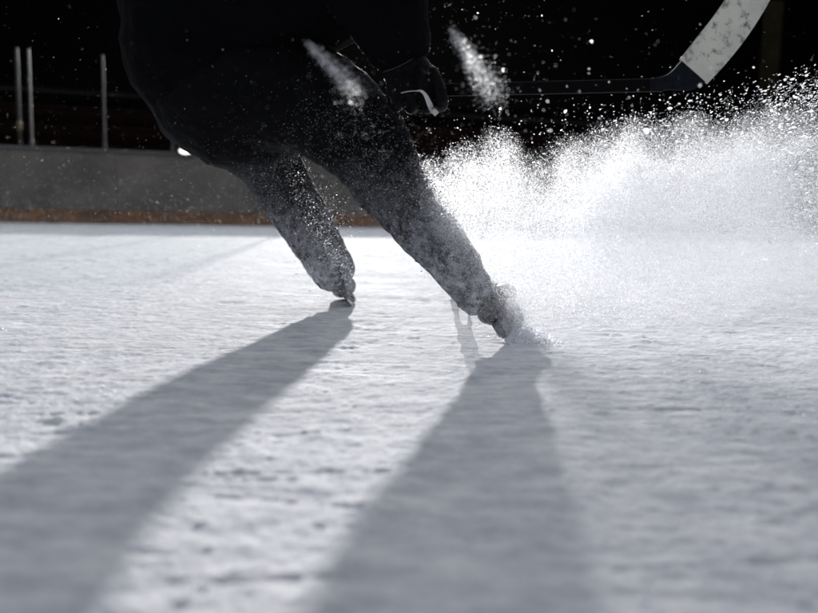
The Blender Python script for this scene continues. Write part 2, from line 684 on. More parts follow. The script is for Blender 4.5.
# bleachers in the dark behind the boards
bl = empty('bleachers', bmat(8, 0, -3).translation)
tag(bl, 'dark maroon tiered bleachers in the gloom behind the boards', 'bleachers')
for i in range(4):
    bm = bmesh.new()
    add_box(bm, bmat(6, 0.25 + 0.22 * i + 0.2, -3.2 - 0.8 * i), 30, 0.78, 0.5 + 0.44 * i + 0.4, 0.01)
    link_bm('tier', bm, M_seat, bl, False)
    bm = bmesh.new()
    add_box(bm, bmat(6, 1.30 + 0.44 * i, -3.3 - 0.8 * i), 29.4, 0.28, 0.05, 0.01)
    link_bm('bench', bm, M_seat, bl, False)

# column in the dark at right
cp = P(763, 150, 19.0)
cb = empty('hall_column', (cp.x, cp.y, 0))
tag(cb, 'dim ochre column standing in the dark behind the stick blade', 'column')
bm = bmesh.new()
add_box(bm, Matrix.Translation((cp.x, cp.y, 2.6)), 0.32, 0.32, 5.2, 0.02)
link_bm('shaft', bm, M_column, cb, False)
bm = bmesh.new()
add_box(bm, Matrix.Translation((cp.x, cp.y, 0.12)), 0.5, 0.5, 0.24, 0.02)
link_bm('plinth', bm, M_column, cb, False)

# unlit end of the hall
bm = bmesh.new()
for a, bb in (((-40, -2), (-40, 46)), ((-40, 46), (40, 46)), ((40, 46), (40, -2))):
    a, bb = Vector((*a, 0)), Vector((*bb, 0))
    d = (bb - a)
    u = d.normalized()
    n_ = Vector((-u.y, u.x, 0))
    M = Matrix((u, n_, Vector((0, 0, 1)))).transposed().to_4x4()
    hgt = 6.0
    M.translation = (a + bb) / 2 + n_ * 0.15 + Vector((0, 0, hgt / 2))
    add_box(bm, M, d.length, 0.3, hgt)
    j = 0
    L_ = d.length
    while j * 3.0 < L_:
        M2 = M.copy()
        M2.translation = a + u * (j * 3.0 + 0.6) - n_ * 0.1 + Vector((0, 0, hgt / 2))
        add_box(bm, M2, 0.16, 0.2, hgt - 0.02)
        j += 1
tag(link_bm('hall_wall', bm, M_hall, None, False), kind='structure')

# ------------------------------------------------------------------ the skater
base = P(430, 322, 2.45)
person = empty('person', (base.x, base.y, 0))
tag(person, 'skater in black trousers and jersey braking hard on the ice, stick in a dark glove', 'person')

near_leg = [(246, 87, 2.42, 63), (313, 102, 2.33, 52), (358, 136, 2.27, 46), (388, 177, 2.24, 36.5), (424, 224, 2.20, 32), (455, 264, 2.18, 25), (475, 295, 2.17, 20.5)]
far_leg = [(238, 105, 2.62, 62), (266, 158, 2.92, 33), (278, 180, 2.96, 29.5), (302, 218, 2.93, 26.5), (320, 248, 2.885, 24), (333, 270, 2.86, 22)]

bm = bmesh.new()
px_tube(bm, [(208, 66, 2.46, 70), (222, 82, 2.47, 76), (238, 98, 2.48, 72)], deep=0.95)
px_tube(bm, near_leg, deep=0.95)
px_tube(bm, far_leg, deep=0.95)
# knee pads and hem bunching under the cloth
px_tube(bm, [(377, 190, 2.25, 21), (384, 200, 2.24, 20), (392, 208, 2.235, 19)])
px_tube(bm, [(366, 184, 2.26, 18), (374, 196, 2.25, 17)])
px_tube(bm, [(296, 238, 2.90, 8), (303, 245, 2.89, 8), (309, 249, 2.89, 8)])
px_tube(bm, [(446, 260, 2.17, 12), (454, 276, 2.17, 14), (464, 291, 2.165, 15)])
tm = fuse(bm, 0.0085, 2)
wrinkle(tm, 0.0055, 11, 3.1, axis=(0.65, 0.0, -0.76), squeeze=1.9)
wrinkle(tm, 0.0016, 55, 9.4, ridge=False)
trousers = link('trousers', tm, M_cloth, person)

# jersey: trunk and both sleeves, one surface
bm = bmesh.new()
px_tube(bm, [(203, 30, 2.46, 76), (214, -20, 2.45, 88), (252, -90, 2.42, 92), (310, -160, 2.40, 80), (345, -205, 2.40, 50)], deep=1.15)
px_tube(bm, [(196, 52, 2.46, 66), (203, 30, 2.46, 76)], deep=1.15)
px_tube(bm, [(318, -150, 2.24, 55), (352, -80, 2.16, 56), (374, -18, 2.13, 50), (391, 24, 2.13, 37), (396, 38, 2.13, 33)])
px_tube(bm, [(330, -165, 2.58, 55), (420, -120, 2.62, 48), (520, -130, 2.55, 40), (590, -175, 2.45, 34)])
px_tube(bm, [(230, 10, 2.40, 66), (297, -9, 2.35, 64), (336, -38, 2.33, 74)])
jm = fuse(bm, 0.009, 3)
wrinkle(jm, 0.008, 8, 21.3, axis=(0.5, 0, 0.8), squeeze=1.6)
jersey = link('jersey', jm, M_jersey, person)

# body under the clothes
bm = bmesh.new()
px_tube(bm, [(222, 84, 2.47, 52), (220, 10, 2.45, 50), (262, -80, 2.42, 55), (320, -160, 2.40, 55), (350, -205, 2.40, 26), (372, -235, 2.40, 22)])
for leg in (near_leg, far_leg):
    px_tube(bm, [(a, b_, d, r * 0.62) for a, b_, d, r in leg])
px_tube(bm, [(330, -150, 2.26, 26), (374, -18, 2.13, 17), (398, 44, 2.13, 12), (404, 60, 2.13, 11)])
px_tube(bm, [(335, -165, 2.56, 26), (420, -120, 2.62, 17), (520, -130, 2.55, 14), (600, -178, 2.44, 11)])
px_tube(bm, [(380, -250, 2.40, 36), (392, -275, 2.40, 40), (400, -300, 2.40, 34)], deep=0.8)      # head
px_tube(bm, [(398, -238, 2.40, 16), (410, -234, 2.40, 13)], deep=1.2)                             # jaw
px_tube(bm, [(428, -268, 2.40, 5), (437, -258, 2.40, 5)])                                         # nose
px_tube(bm, [(384, -262, 2.33, 5), (386, -274, 2.33, 6)])                                         # ear
body = link('body', fuse(bm, 0.009, 3), M_skin, person)
bm = bmesh.new()
px_tube(bm, [(372, -278, 2.40, 38), (392, -292, 2.40, 47), (402, -312, 2.40, 38)], deep=0.85)
helmet = link('helmet', fuse(bm, 0.01, 3), M_helmet, person)

# --- gloves, each with a cuff, palm, four fingers and a thumb closed on the shaft
shaft_a, shaft_b = P(388, 91.5, 2.15), P(664, 85, 1.98)
sd = (shaft_b - shaft_a).normalized()


def glove_shape(hand, along, arm, side, scale=1.0):
    """hand: grip centre on the shaft; along: shaft direction; arm: up the forearm; side: back of the hand"""
    bm = bmesh.new()
    a, u, s_ = along.normalized(), arm.normalized(), side.normalized()
    c = lambda x, z, y: hand + (a * x + u * z + s_ * y) * scale
    add_tube(bm, [c(-0.03, 0.145, 0.005), c(-0.022, 0.11, 0.006), c(-0.014, 0.08, 0.01)], [(0.086, 0.054), (0.078, 0.05), (0.062, 0.044)], 20, side)     # cuff
    add_tube(bm, [c(-0.01, 0.085, 0.012), c(0.0, 0.04, 0.022), c(0.004, 0.012, 0.026)], [(0.050, 0.036), (0.058, 0.032), (0.060, 0.024)], 20, side)       # palm and back
    for i in range(4):
        x = -0.046 + i * 0.0315
        r = (0.0150, 0.0164, 0.0164, 0.0154)[3 - i]
        l = (0.86, 1.0, 1.05, 0.95)[i]
        jt = [c(x, 0.03, 0.036), c(x + 0.003, 0.004, 0.047 * l), c(x + 0.005, -0.026 * l, 0.036), c(x + 0.006, -0.038 * l, 0.006), c(x + 0.004, -0.026, -0.022), c(x + 0.002, -0.006, -0.030)]
        p2, r2 = densify(jt, [r, r * 1.08, r * 1.05, r, r * 0.95, r * 0.85], 3)
        add_tube(bm, p2, r2, 12)
    jt = [c(0.03, 0.055, 0.0), c(0.056, 0.03, -0.012), c(0.060, 0.008, -0.030), c(0.046, -0.008, -0.036)]
    p2, r2 = densify(jt, [0.021, 0.0195, 0.018, 0.015], 3)
    add_tube(bm, p2, r2, 12)
    return fuse(bm, 0.0034, 1)


hand_c = shaft_a + sd * 0.064
arm_dir = (P(396, 20, 2.13) - P(414, 92, 2.12))
gm = glove_shape(hand_c, sd, arm_dir, Vector((0.12, -1, 0.05)), 1.24)
wrinkle(gm, 0.0016, 60, 2.0, ridge=False)
gbvh = BVHTree.FromPolygons([v.co.copy() for v in gm.vertices], [tuple(p.vertices) for p in gm.polygons])
glove = link('glove', gm, M_glove, person)
glove['label'] = 'dark glove with white piping closed on the stick shaft'


def strip_on(bvh, pts, widths, lift=0.0015, thick=0.003):
    """a sewn strip lying on the camera side of a surface"""
    bm = bmesh.new()
    rows = []
    n = len(pts)
    for i, (p, w) in enumerate(zip(pts, widths)):
        t = (pts[min(i + 1, n - 1)] - pts[max(i - 1, 0)]).normalized()
        v = Vector((t.z, 0, -t.x)).normalized()
        row = []
        for f in (-1, -0.4, 0.4, 1):
            q = p + v * w * f
            hit = bvh.ray_cast(Vector((q.x, q.y - 0.5, q.z)), Vector((0, 1, 0)))
            if hit[0] is not None:
                q = hit[0] - Vector((0, lift + (thick if abs(f) < 0.9 else 0), 0))
            row.append(bm.verts.new(q))
        rows.append(row)
    for a, b_ in zip(rows, rows[1:]):
        for j in range(3):
            bm.faces.new((a[j], a[j + 1], b_[j + 1], b_[j]))
    return bm


pl = [(401, 92.5), (409, 91.8), (417, 91.0), (422, 92.5), (426, 97), (429, 103), (433, 110), (437, 114.5)]
pp, _ = densify([P(a, b_, 2.07) for a, b_ in pl], [0.001] * len(pl), 4)
ws = [(0.0011 + 0.0058 * min(1, max(0, (i / (len(pp) - 1)) - 0.25) / 0.5)) for i in range(len(pp))]
link_bm('piping', strip_on(gbvh, pp, ws), M_piping, glove)
for arc in ([(383, 70.5), (396, 67), (408, 61), (417, 55)], [(405, 49), (413, 46), (420, 40)]):
    pp, _ = densify([P(a, b_, 2.07) for a, b_ in arc], [0.001] * len(arc), 5)
    link_bm('cuff_seam', strip_on(gbvh, pp, [0.0009] * len(pp)), mat('seam_thread', (0.05, 0.05, 0.055), 0.6), glove)

fh = P(606, -182, 2.43)
gm2 = glove_shape(fh, Vector((0, 1, 0.1)), P(560, -160, 2.5) - fh, Vector((1, 0.1, 0.5)), 1.0)
link('glove', gm2, M_glove, person)

# --- skates


def make_skate(contact, upd, fwd_, label):
    z = upd.normalized()
    x = (fwd_ - z * fwd_.dot(z)).normalized()
    y = z.cross(x)
    M = Matrix((x, y, z)).transposed().to_4x4()
    M.translation = contact + x * 0.062
    c = lambda a, b_, d: M @ Vector((a, b_, d))
    fl = y
    bm = bmesh.new()
    p2, r2 = densify([c(-0.095, 0, 0.105), c(-0.03, 0, 0.10), c(0.05, 0.004, 0.098), c(0.12, 0.006, 0.096), c(0.155, 0.004, 0.096)],
                     [(0.030, 0.034), (0.034, 0.034), (0.034, 0.045), (0.032, 0.045), (0.024, 0.032)], 4)
    add_tube(bm, p2, r2, 18, fl)
    p2, r2 = densify([c(-0.07, 0, 0.10), c(-0.072, 0, 0.15), c(-0.066, 0, 0.175), c(-0.062, 0, 0.19)],
                     [(0.040, 0.036), (0.044, 0.037), (0.040, 0.036), (0.036, 0.032)], 4)
    add_tube(bm, p2, r2, 18, fl)
    p2, r2 = densify([c(0.03, 0, 0.115), c(-0.01, 0, 0.15), c(-0.030, 0, 0.175), c(-0.030, 0, 0.19)],
                     [(0.030, 0.036), (0.030, 0.036), (0.022, 0.030), (0.016, 0.026)], 4)
    add_tube(bm, p2, r2, 16, fl)
    me = fuse(bm, 0.0055, 3)
    wrinkle(me, 0.0012, 50, 5, ridge=False)
    boot = link('skate', me, M_boot, person)
    boot['label'] = label
    bm = bmesh.new()
    p2, r2 = densify([c(0.10, 0.006, 0.100), c(0.145, 0.004, 0.098), c(0.170, 0.003, 0.097)], [(0.038, 0.049), (0.033, 0.042), (0.020, 0.026)], 4)
    add_tube(bm, p2, r2, 18, fl)
    link_bm('toe_cap', bm, M_toe, boot)
    # laces over the tongue
    for i in range(5):
        a = i / 4
        q = c(0.055 - 0.075 * a, 0, 0.140 + 0.052 * a)
        bm = bmesh.new()
        add_tube(bm, [q - y * 0.030 - z * 0.008, q + z * 0.006, q + y * 0.030 - z * 0.008], [0.0032, 0.0034, 0.0032], 8)
        link_bm('lace', bm, M_piping, boot)
    # holder: two posts, a bridge under the sole and a rail that grips the steel, open between
    bm = bmesh.new()
    prof_out = [(-0.105, 0.072), (0.135, 0.072), (0.150, 0.055), (0.150, 0.026), (-0.118, 0.026), (-0.118, 0.050)]

    def slab(pts, hw):
        va = [bm.verts.new(c(a, -hw, b_)) for a, b_ in pts]
        vb = [bm.verts.new(c(a, hw, b_)) for a, b_ in pts]
        n = len(pts)
        bm.faces.new(va)
        bm.faces.new(vb[::-1])
        for i in range(n):
            bm.faces.new((va[i], va[(i + 1) % n], vb[(i + 1) % n], vb[i]))
    slab([(-0.112, 0.026), (0.148, 0.026), (0.152, 0.036), (-0.118, 0.036)], 0.0075)
    slab([(-0.118, 0.0362), (-0.020, 0.0362), (-0.005, 0.074), (-0.105, 0.074)], 0.012)
    slab([(0.042, 0.0362), (0.150, 0.0362), (0.142, 0.072), (0.030, 0.072)], 0.012)
    link_bm('blade_holder', bm, M_holder, boot, False)
    bm = bmesh.new()
    pr = [(-0.125, 0.0255), (-0.135, 0.016), (-0.125, 0.005), (-0.09, 0.0005), (0.0, -0.002), (0.10, 0.0), (0.145, 0.006), (0.162, 0.018), (0.155, 0.0255)]
    slab(pr, 0.0019)
    link_bm('blade', bm, M_steel, boot, False)
    return boot


cn = P(514, 342, 2.16)
cn.z = 0.003
make_skate(cn, P(452, 257, 2.19) - P(517, 342, 2.17), Vector((0.29, 0.92, 0.10)), 'near skate digging its blade into the ice and throwing up snow')
cf = P(352, 307, 2.84)
cf.z = 0.003
make_skate(cf, P(306, 226, 2.91) - P(350, 307, 2.84), Vector((-0.065, 0.98, 0.0)), 'far skate tilted on its edge')

# ------------------------------------------------------------------ the stick
hs = P(676, 80, 1.97)
stick = empty('hockey_stick', shaft_a)
tag(stick, 'black hockey stick with scuffed white taped blade raised above the snow spray', 'hockey stick')


def bar(bm, a, b_, w, t, side, bev=0.004):
    d = (b_ - a)
    x = d.normalized()
    y = (side - x * side.dot(x)).normalized()
    z = x.cross(y)
    M = Matrix((x, y, z)).transposed().to_4x4()
    M.translation = (a + b_) / 2
    add_box(bm, M, d.length, t, w, bev)


camside = Vector((0.05, -1, -0.08))
bm = bmesh.new()
bar(bm, shaft_a, shaft_b, 0.031, 0.021, camside)
link_bm('shaft', bm, M_shaft, stick, False)
bm = bmesh.new()
bar(bm, shaft_a - sd * 0.004, shaft_a + sd * 0.012, 0.037, 0.027, camside)
link_bm('butt_end', bm, M_btape, stick, False)


def blade_part(stations, m, name, parent, nd=12):
    """stations: (px, py, D, half width px, half thickness m), swept as a thin curved slat"""
    bm = bmesh.new()
    cs = [P(a, b_, d) for a, b_, d, w, t in stations]
    rr = [(w / S(d), t) for a, b_, d, w, t in stations]
    pts, rad = densify(cs, rr, 5)
    rings = []
    n = len(pts)
    for i in range(n):
        t = (pts[min(i + 1, n - 1)] - pts[max(i - 1, 0)]).normalized()
        y = (camside - t * camside.dot(t)).normalized()
        v = t.cross(y)
        w, h = rad[i]
        ring = []
        for a, b_ in ((-1, -0.5), (-0.97, 0.6), (-0.85, 1), (0.85, 1), (0.97, 0.6), (1, -0.5), (0.85, -1), (-0.85, -1)):
            ring.append(bm.verts.new(pts[i] + v * w * a + y * h * b_))
        rings.append(ring)
    for a, b_ in zip(rings, rings[1:]):
        for j in range(8):
            bm.faces.new((a[j], a[(j + 1) % 8], b_[(j + 1) % 8], b_[j]))
    bm.faces.new(rings[0])
    bm.faces.new(rings[-1][::-1])
    return link_bm(name, bm, m, parent, False)


bl_ = blade_part([(650, 84.8, 1.985, 5.8, 0.0105), (668, 82.5, 1.975, 7.5, 0.010), (684, 77, 1.965, 14, 0.0085), (694, 70, 1.96, 17, 0.007),
                  (714, 48, 1.95, 18.5, 0.0055), (734, 22, 1.94, 18.5, 0.005), (754, -10, 1.93, 18, 0.005), (770, -44, 1.93, 15, 0.0045), (776, -62, 1.93, 8, 0.004)],
                 M_btape, 'blade', stick)
tp = blade_part([(693.5, 72, 1.96, 18.3, 0.0078), (714, 48, 1.95, 19.4, 0.0066), (734, 22, 1.94, 19.4, 0.006), (754, -10, 1.93, 18.8, 0.006), (768, -40, 1.93, 16.5, 0.0055)],
                M_tape, 'tape', bl_)

# ------------------------------------------------------------------ flying snow
OCT_V = np.array([[1, 0, 0], [-1, 0, 0], [0, 1, 0], [0, -1, 0], [0, 0, 1], [0, 0, -1]], float)
OCT_F = np.array([[0, 2, 4], [2, 1, 4], [1, 3, 4], [3, 0, 4], [2, 0, 5], [1, 2, 5], [3, 1, 5], [0, 3, 5]])
TET_V = np.array([[1, 1, 1], [1, -1, -1], [-1, 1, -1], [-1, -1, 1]], float) * 0.75
TET_F = np.array([[0, 1, 2], [0, 3, 1], [0, 2, 3], [1, 3, 2]])


def ico():
    bm = bmesh.new()
    bmesh.ops.create_icosphere(bm, subdivisions=1, radius=1)
    v = np.array([q.co[:] for q in bm.verts])
    f = np.array([[q.index for q in p.verts] for p in bm.faces])
    bm.free()
    return v, f


ICO_V, ICO_F = ico()
TRI_V = np.array([[1, 0, 0], [-0.5, 0.866, 0], [-0.5, -0.866, 0]], float)
TRI_F = np.array([[0, 1, 2]])
# a small bent plate of ice: six outer points round a raised middle
PLT_V = np.array([[0, 0, 0.3]] + [[math.cos(i * math.pi / 3), math.sin(i * math.pi / 3), 0] for i in range(6)], float)
PLT_F = np.array([[0, 1 + i, 1 + (i + 1) % 6] for i in range(6)])


def flakes(name, pts, rad, m, shape='tet', stretch=None, smooth=False):
    bv, bf = {'tet': (TET_V, TET_F), 'oct': (OCT_V, OCT_F), 'ico': (ICO_V, ICO_F), 'tri': (TRI_V, TRI_F), 'plate': (PLT_V, PLT_F)}[shape]
    n = len(pts)
    q = rng.normal(size=(n, 4))
    q /= np.linalg.norm(q, axis=1)[:, None]
    w, x, y, z = q.T
    Rm = np.stack([1 - 2 * (y * y + z * z), 2 * (x * y - z * w), 2 * (x * z + y * w),
                   2 * (x * y + z * w), 1 - 2 * (x * x + z * z), 2 * (y * z - x * w),
                   2 * (x * z - y * w), 2 * (y * z + x * w), 1 - 2 * (x * x + y * y)], 1).reshape(n, 3, 3)
    jit = bv[None] * (1 + 0.35 * rng.uniform(-1, 1, size=(n, len(bv), 1)))
    asp = np.exp(rng.normal(0, 0.25, size=(n, 1, 3)))
    v = np.einsum('nij,nvj->nvi', Rm, jit * asp) * rad[:, None, None]
    if stretch is not None:
        d, k = stretch                     # unit directions (n,3) and factors (n,)
        dot = np.einsum('nvi,ni->nv', v, d)
        v += dot[:, :, None] * d[:, None, :] * (k - 1)[:, None, None]
    v += pts[:, None, :]
    f = bf[None] + (np.arange(n) * len(bv))[:, None, None]
    me = bpy.data.meshes.new(name)
    me.vertices.add(n * len(bv))
    me.vertices.foreach_set('co', v.ravel())
    me.loops.add(f.size)
    me.loops.foreach_set('vertex_index', f.ravel().astype(np.int32))
    me.polygons.add(f.size // 3)
    me.polygons.foreach_set('loop_start', np.arange(0, f.size, 3))
    me.update(calc_edges=True)
    return link(name, me, m, None, smooth)


def fbm2(x, y, seed):
    return (vnoise(x, y, seed) * 0.55 + vnoise(x * 2.1 + 7, y * 2.1 + 3, seed + 1) * 0.3 + vnoise(x * 4.3 + 1, y * 4.3 + 9, seed + 2) * 0.15)


TOPX = [395, 412, 440, 470, 490, 508, 528, 550, 580, 620, 700, 760, 818, 1000]
TOPY = [175, 146, 150, 128, 114, 116, 142, 142, 132, 122, 110, 102, 90, 60]


def plume_density(u, v):
    top = np.interp(u, TOPX, TOPY)
    top = top + 26 * (fbm2(u / 30, v / 30, 300) - 0.5)
    th = np.arctan2(335 - v, u - 505)
    rr_ = np.hypot(u - 505, v - 335)
    ray = fbm2(th * 7 + 20, rr_ / 130, 320)
    top = top - 16 * (ray - 0.5)
    rise = np.clip((v - top) / 55, 0, 1) ** 1.5
    bot = np.interp(u, [400, 440, 480, 520, 600, 720, 818, 1000], [150, 240, 288, 300, 298, 286, 268, 250])
    fall = 1 - np.clip((v - bot + 40) / 80, 0, 1)
    lf = np.clip((u - np.interp(v, [100, 150, 200, 260, 300], [424, 402, 414, 440, 462])) / 30, 0, 1)
    rt = 1 - 0.75 * np.clip((u - 745) / 120, 0, 1)
    lump = (0.6 + 0.8 * fbm2(u / 55 + 3, v / 38, 310)) * (0.82 + 0.36 * ray)
    core = 1 + 0.5 * np.exp(-((u - 650) / 130) ** 2 - ((v - 190) / 50) ** 2)
    thin = 0.62 + 0.48 * np.clip((u - 540) / 90, 0, 1) + 0.5 * np.exp(-((v - 228) / 26) ** 2) * np.clip((640 - u) / 60, 0, 1) + 0.35 * np.exp(-((v - 232) / 22) ** 2) * np.clip((u - 600) / 40, 0, 1)
    heel = 1.1 * np.exp(-((u - 524) / 20) ** 2 - ((v - 300) / 26) ** 2) * np.clip((u - 498) / 12, 0, 1)
    return rise * fall * lf * rt * lump * core * thin + heel


def draw(n, box, dens, dmax):
    out = []
    got = 0
    while got < n:
        u = rng.uniform(box[0], box[2], n * 2)
        v = rng.uniform(box[1], box[3], n * 2)
        k_ = rng.uniform(0, dmax, n * 2) < dens(u, v)
        out.append(np.stack([u[k_], v[k_]], 1))
        got += int(k_.sum())
    a = np.vstack(out)[:n]
    return a[:, 0], a[:, 1]


def above_ice(p, r):
    return p[p[:, 2] > 0.004], r[p[:, 2] > 0.004]


# the sheet of snow thrown off the near skate
n = 2500000
u, v = draw(n, (395, 70, 980, 330), plume_density, 2.3)
D = 2.16 + 0.10 * (u - 480) / 300 + rng.normal(0, 0.13, n) - 0.20 * np.clip((475 - u) / 50, 0, 1)
pts = Pn(u, v, D)
r = 0.00053 * np.exp(rng.normal(0, 0.35, n))
pts, r = above_ice(pts, r)
o = flakes('snow_spray', pts, r, M_flake, 'tri')
tag(o, 'dense white burst of fine snow fanning out right of the near skate', 'snow spray', kind='stuff')

# coarser grains along its upper and right edges, drawn out along their flight


def edge_density(u, v):
    top = np.interp(u, TOPX, TOPY)
    e = np.exp(-((v - top - 6) / 22) ** 2) * np.clip((u - 470) / 200, 0.06, 1)
    rt = 1.7 * np.clip((u - 730) / 90, 0, 1) * np.clip((v - top + 28) / 30, 0, 1) * (1 - np.clip((v - 230) / 40, 0, 1))
    return (e + rt) * (0.3 + fbm2(u / 26, v / 20, 340) * 1.4)


n = 13000
u, v = draw(n, (430, 40, 980, 290), edge_density, 3.5)
D = 2.12 + 0.1 * (u - 480) / 300 + rng.normal(0, 0.20, n)
pts = Pn(u, v, D)
r = 0.00105 * np.exp(rng.normal(0, 0.4, n))
ang = 0.12 + 0.35 * np.clip((170 - v) / 100, -1, 1) + rng.normal(0, 0.12, n)
d = np.stack([np.cos(ang), rng.normal(0, 0.2, n), np.sin(ang)], 1)
d /= np.linalg.norm(d, axis=1)[:, None]
kk = 1 + np.clip((u - 560) / 180, 0, 1.3) * rng.uniform(0.6, 1.6, n)
pts, r2 = above_ice(pts, r)
keep = np.arange(len(r))[:len(r2)]
o = flakes('snow_grains', pts, r2, M_flake, 'plate', (d[:len(r2)], kk[:len(r2)]), True)
tag(o, 'scattered coarse snow grains flying along the edge of the spray', 'snow grains', kind='stuff')

# snow drifting in front of the legs and over the ice
legs_px = [(390, 178, 26), (424, 224, 25), (457, 267, 23), (484, 302, 22), (301, 215, 19), (319, 248, 18), (335, 280, 17), (280, 176, 19), (345, 140, 34), (250, 128, 34)]
legs_w = [1.0, 1.6, 2.2, 2.6, 1.9, 2.3, 2.4, 1.0, 0.45, 0.16]


def leg_density(u, v):
    q = np.zeros_like(u)
    for (a, b_, w), g in zip(legs_px, legs_w):
        q += g * np.exp(-((u - a) ** 2 + (v - b_) ** 2) / (2 * w * w))
    return q * (0.25 + 1.5 * fbm2(u / 16, v / 16, 350))


n = 36000
u, v = draw(n, (130, 40, 560, 330), leg_density, 6)
dl = np.array([1.98] * 4 + [2.5] * 4 + [2.08, 2.3])
wl_ = np.stack([g * np.exp(-((u - a) ** 2 + (v - b_) ** 2) / (2 * w * w)) for (a, b_, w), g in zip(legs_px, legs_w)], 1) + 1e-9
wl_ /= wl_.sum(1)[:, None]
ch = (np.cumsum(wl_, 1) < rng.uniform(size=n)[:, None]).sum(1).clip(0, 9)
D = np.where(rng.uniform(size=n) < 0.22, rng.uniform(1.0, 1.6, n), dl[ch] + rng.normal(0, 0.07, n))
pts = Pn(u, v, D)
r = 0.0005 * D / 1.8 * np.exp(rng.normal(0, 0.4, n))
pts, r = above_ice(pts, r)
o = flakes('drifting_snow', pts, r, M_mote, 'tri')
tag(o, 'veil of powdery snow drifting in front of both legs', 'drifting snow', kind='stuff')

# powder caught on the lit side of the clothes


def dust(src, n, r0, lim, name, label):
    me = src.data
    me.calc_loop_triangles()
    off = Vector((0, 0, 0))
    p_ = src
    while p_ is not None:
        off += p_.location
        p_ = p_.parent
    co = np.empty(len(me.vertices) * 3)
    me.vertices.foreach_get('co', co)
    co = co.reshape(-1, 3) + np.array(off)
    tri = np.empty(len(me.loop_triangles) * 3, dtype=np.int32)
    me.loop_triangles.foreach_get('vertices', tri)
    tri = tri.reshape(-1, 3)
    a, b_, c = co[tri[:, 0]], co[tri[:, 1]], co[tri[:, 2]]
    nn = np.cross(b_ - a, c - a)
    ar = np.linalg.norm(nn, axis=1)
    nn /= ar[:, None] + 1e-12
    wgt = ar * (nn @ np.array(sd_) > lim)
    pick = rng.choice(len(tri), n, p=wgt / wgt.sum())
    s_, t_ = np.sqrt(rng.random(n)), rng.random(n)
    q = a[pick] * (1 - s_)[:, None] + b_[pick] * (s_ * (1 - t_))[:, None] + c[pick] * (s_ * t_)[:, None]
    q += nn[pick] * rng.uniform(0.0, 0.0022, n)[:, None]
    k_ = fbm2(q[:, 0] * 40 + 50, q[:, 2] * 40 + 50, 380) > 0.42
    q = q[k_]
    o = flakes(name, q, r0 * np.exp(rng.normal(0, 0.35, len(q))), M_mote, 'tri')
    o.data.transform(Matrix.Translation(-off))
    o.parent = src
    o['kind'] = 'stuff'


SUN_EL, SUN_AZ = R(14.6), R(-3.5)          # azimuth off straight ahead, + to the right
sd_ = Vector((math.sin(SUN_AZ) * math.cos(SUN_EL), math.cos(SUN_AZ) * math.cos(SUN_EL), math.sin(SUN_EL)))
dust(trousers, 60000, 0.00042, 0.16, 'snow_dust', None)
dust(jersey, 40000, 0.0006, 0.0, 'snow_dust', None)
dust(glove, 6000, 0.0005, -0.1, 'snow_dust', None)

# low drift of powder over the far ice
n = 300000
D = rng.uniform(3.6, 11.2, n)
X = rng.uniform(-0.75, 0.75, n) * D
Zz = 0.01 + rng.exponential(0.16, n)
k_ = rng.random(n) < 0.25 + fbm2(X / 0.9 + 30, D / 0.9, 370)
pts = np.stack([X, D, Zz], 1)[k_]
r = 0.0008 * np.exp(rng.normal(0, 0.4, len(pts)))
o = flakes('ground_drift', pts, r, M_mote, 'tri')
tag(o, 'low haze of powder snow drifting over the far ice before the boards', 'snow haze', kind='stuff')

# loose crumbs of scraped snow lying on the ice, in drifts
n = 16000
D = 0.8 * (5.0 / 0.8) ** rng.random(n)
X = rng.uniform(-0.75, 0.75, n) * D
k_ = (fbm2(X / 0.16 + 60, D / 0.12 + 10, 390) > 0.56) & (rng.random(n) < 0.5) | (rng.random(n) < 0.06)
X, D = X[k_], D[k_]
r = 0.0011 * np.exp(rng.normal(0, 0.4, len(X)))
pts = np.stack([X, D, rink_height(X, D) + 0.25 * r], 1)
M_crumb = m_snow('snow_crumb', 0.0)
o = flakes('loose_snow', pts, r, M_crumb, 'plate', None, True)
tag(o, 'loose crumbs of scraped snow lying on the ice', 'loose snow', kind='stuff')
# the heap ploughed up by the near blade
n = 2200
a_ = rng.normal(0, 1, n)
X = cn.x + 0.045 + 0.035 * a_
D = cn.y + 0.03 + 0.05 * rng.normal(0, 1, n)
Zz = np.abs(rng.normal(0, 0.016, n)) * np.exp(-a_ ** 2 / 2)
r = 0.0021 * np.exp(rng.normal(0, 0.4, n))
o = flakes('ploughed_snow', np.stack([X, D, Zz], 1), r, M_crumb, 'plate', None, True)
tag(o, 'small heap of snow ploughed up by the near skate blade', 'snow heap', kind='stuff')

# specks hanging in the dark air
n = 9000
u = rng.uniform(-60, 900, n)
v = rng.uniform(-40, 240, n)
D = rng.uniform(1.3, 4.2, n)
w = np.exp(-((u - 470) / 75) ** 2) * 1.0 + 0.20 + 0.35 * np.exp(-((u - 120) / 150) ** 2 - ((v - 190) / 50) ** 2)
k_ = rng.uniform(0, 1.2, n) < w * (0.4 + fbm2(u / 60, v / 60, 360))
pts = Pn(u[k_], v[k_], D[k_])
r = 0.00040 * np.exp(rng.normal(0, 0.5, len(pts)))
pts, r = above_ice(pts, r)
o = flakes('airborne_specks', pts, r, M_mote, 'plate', None, True)
tag(o, 'tiny ice specks hanging in the dark air around the skater', 'ice specks', kind='stuff')

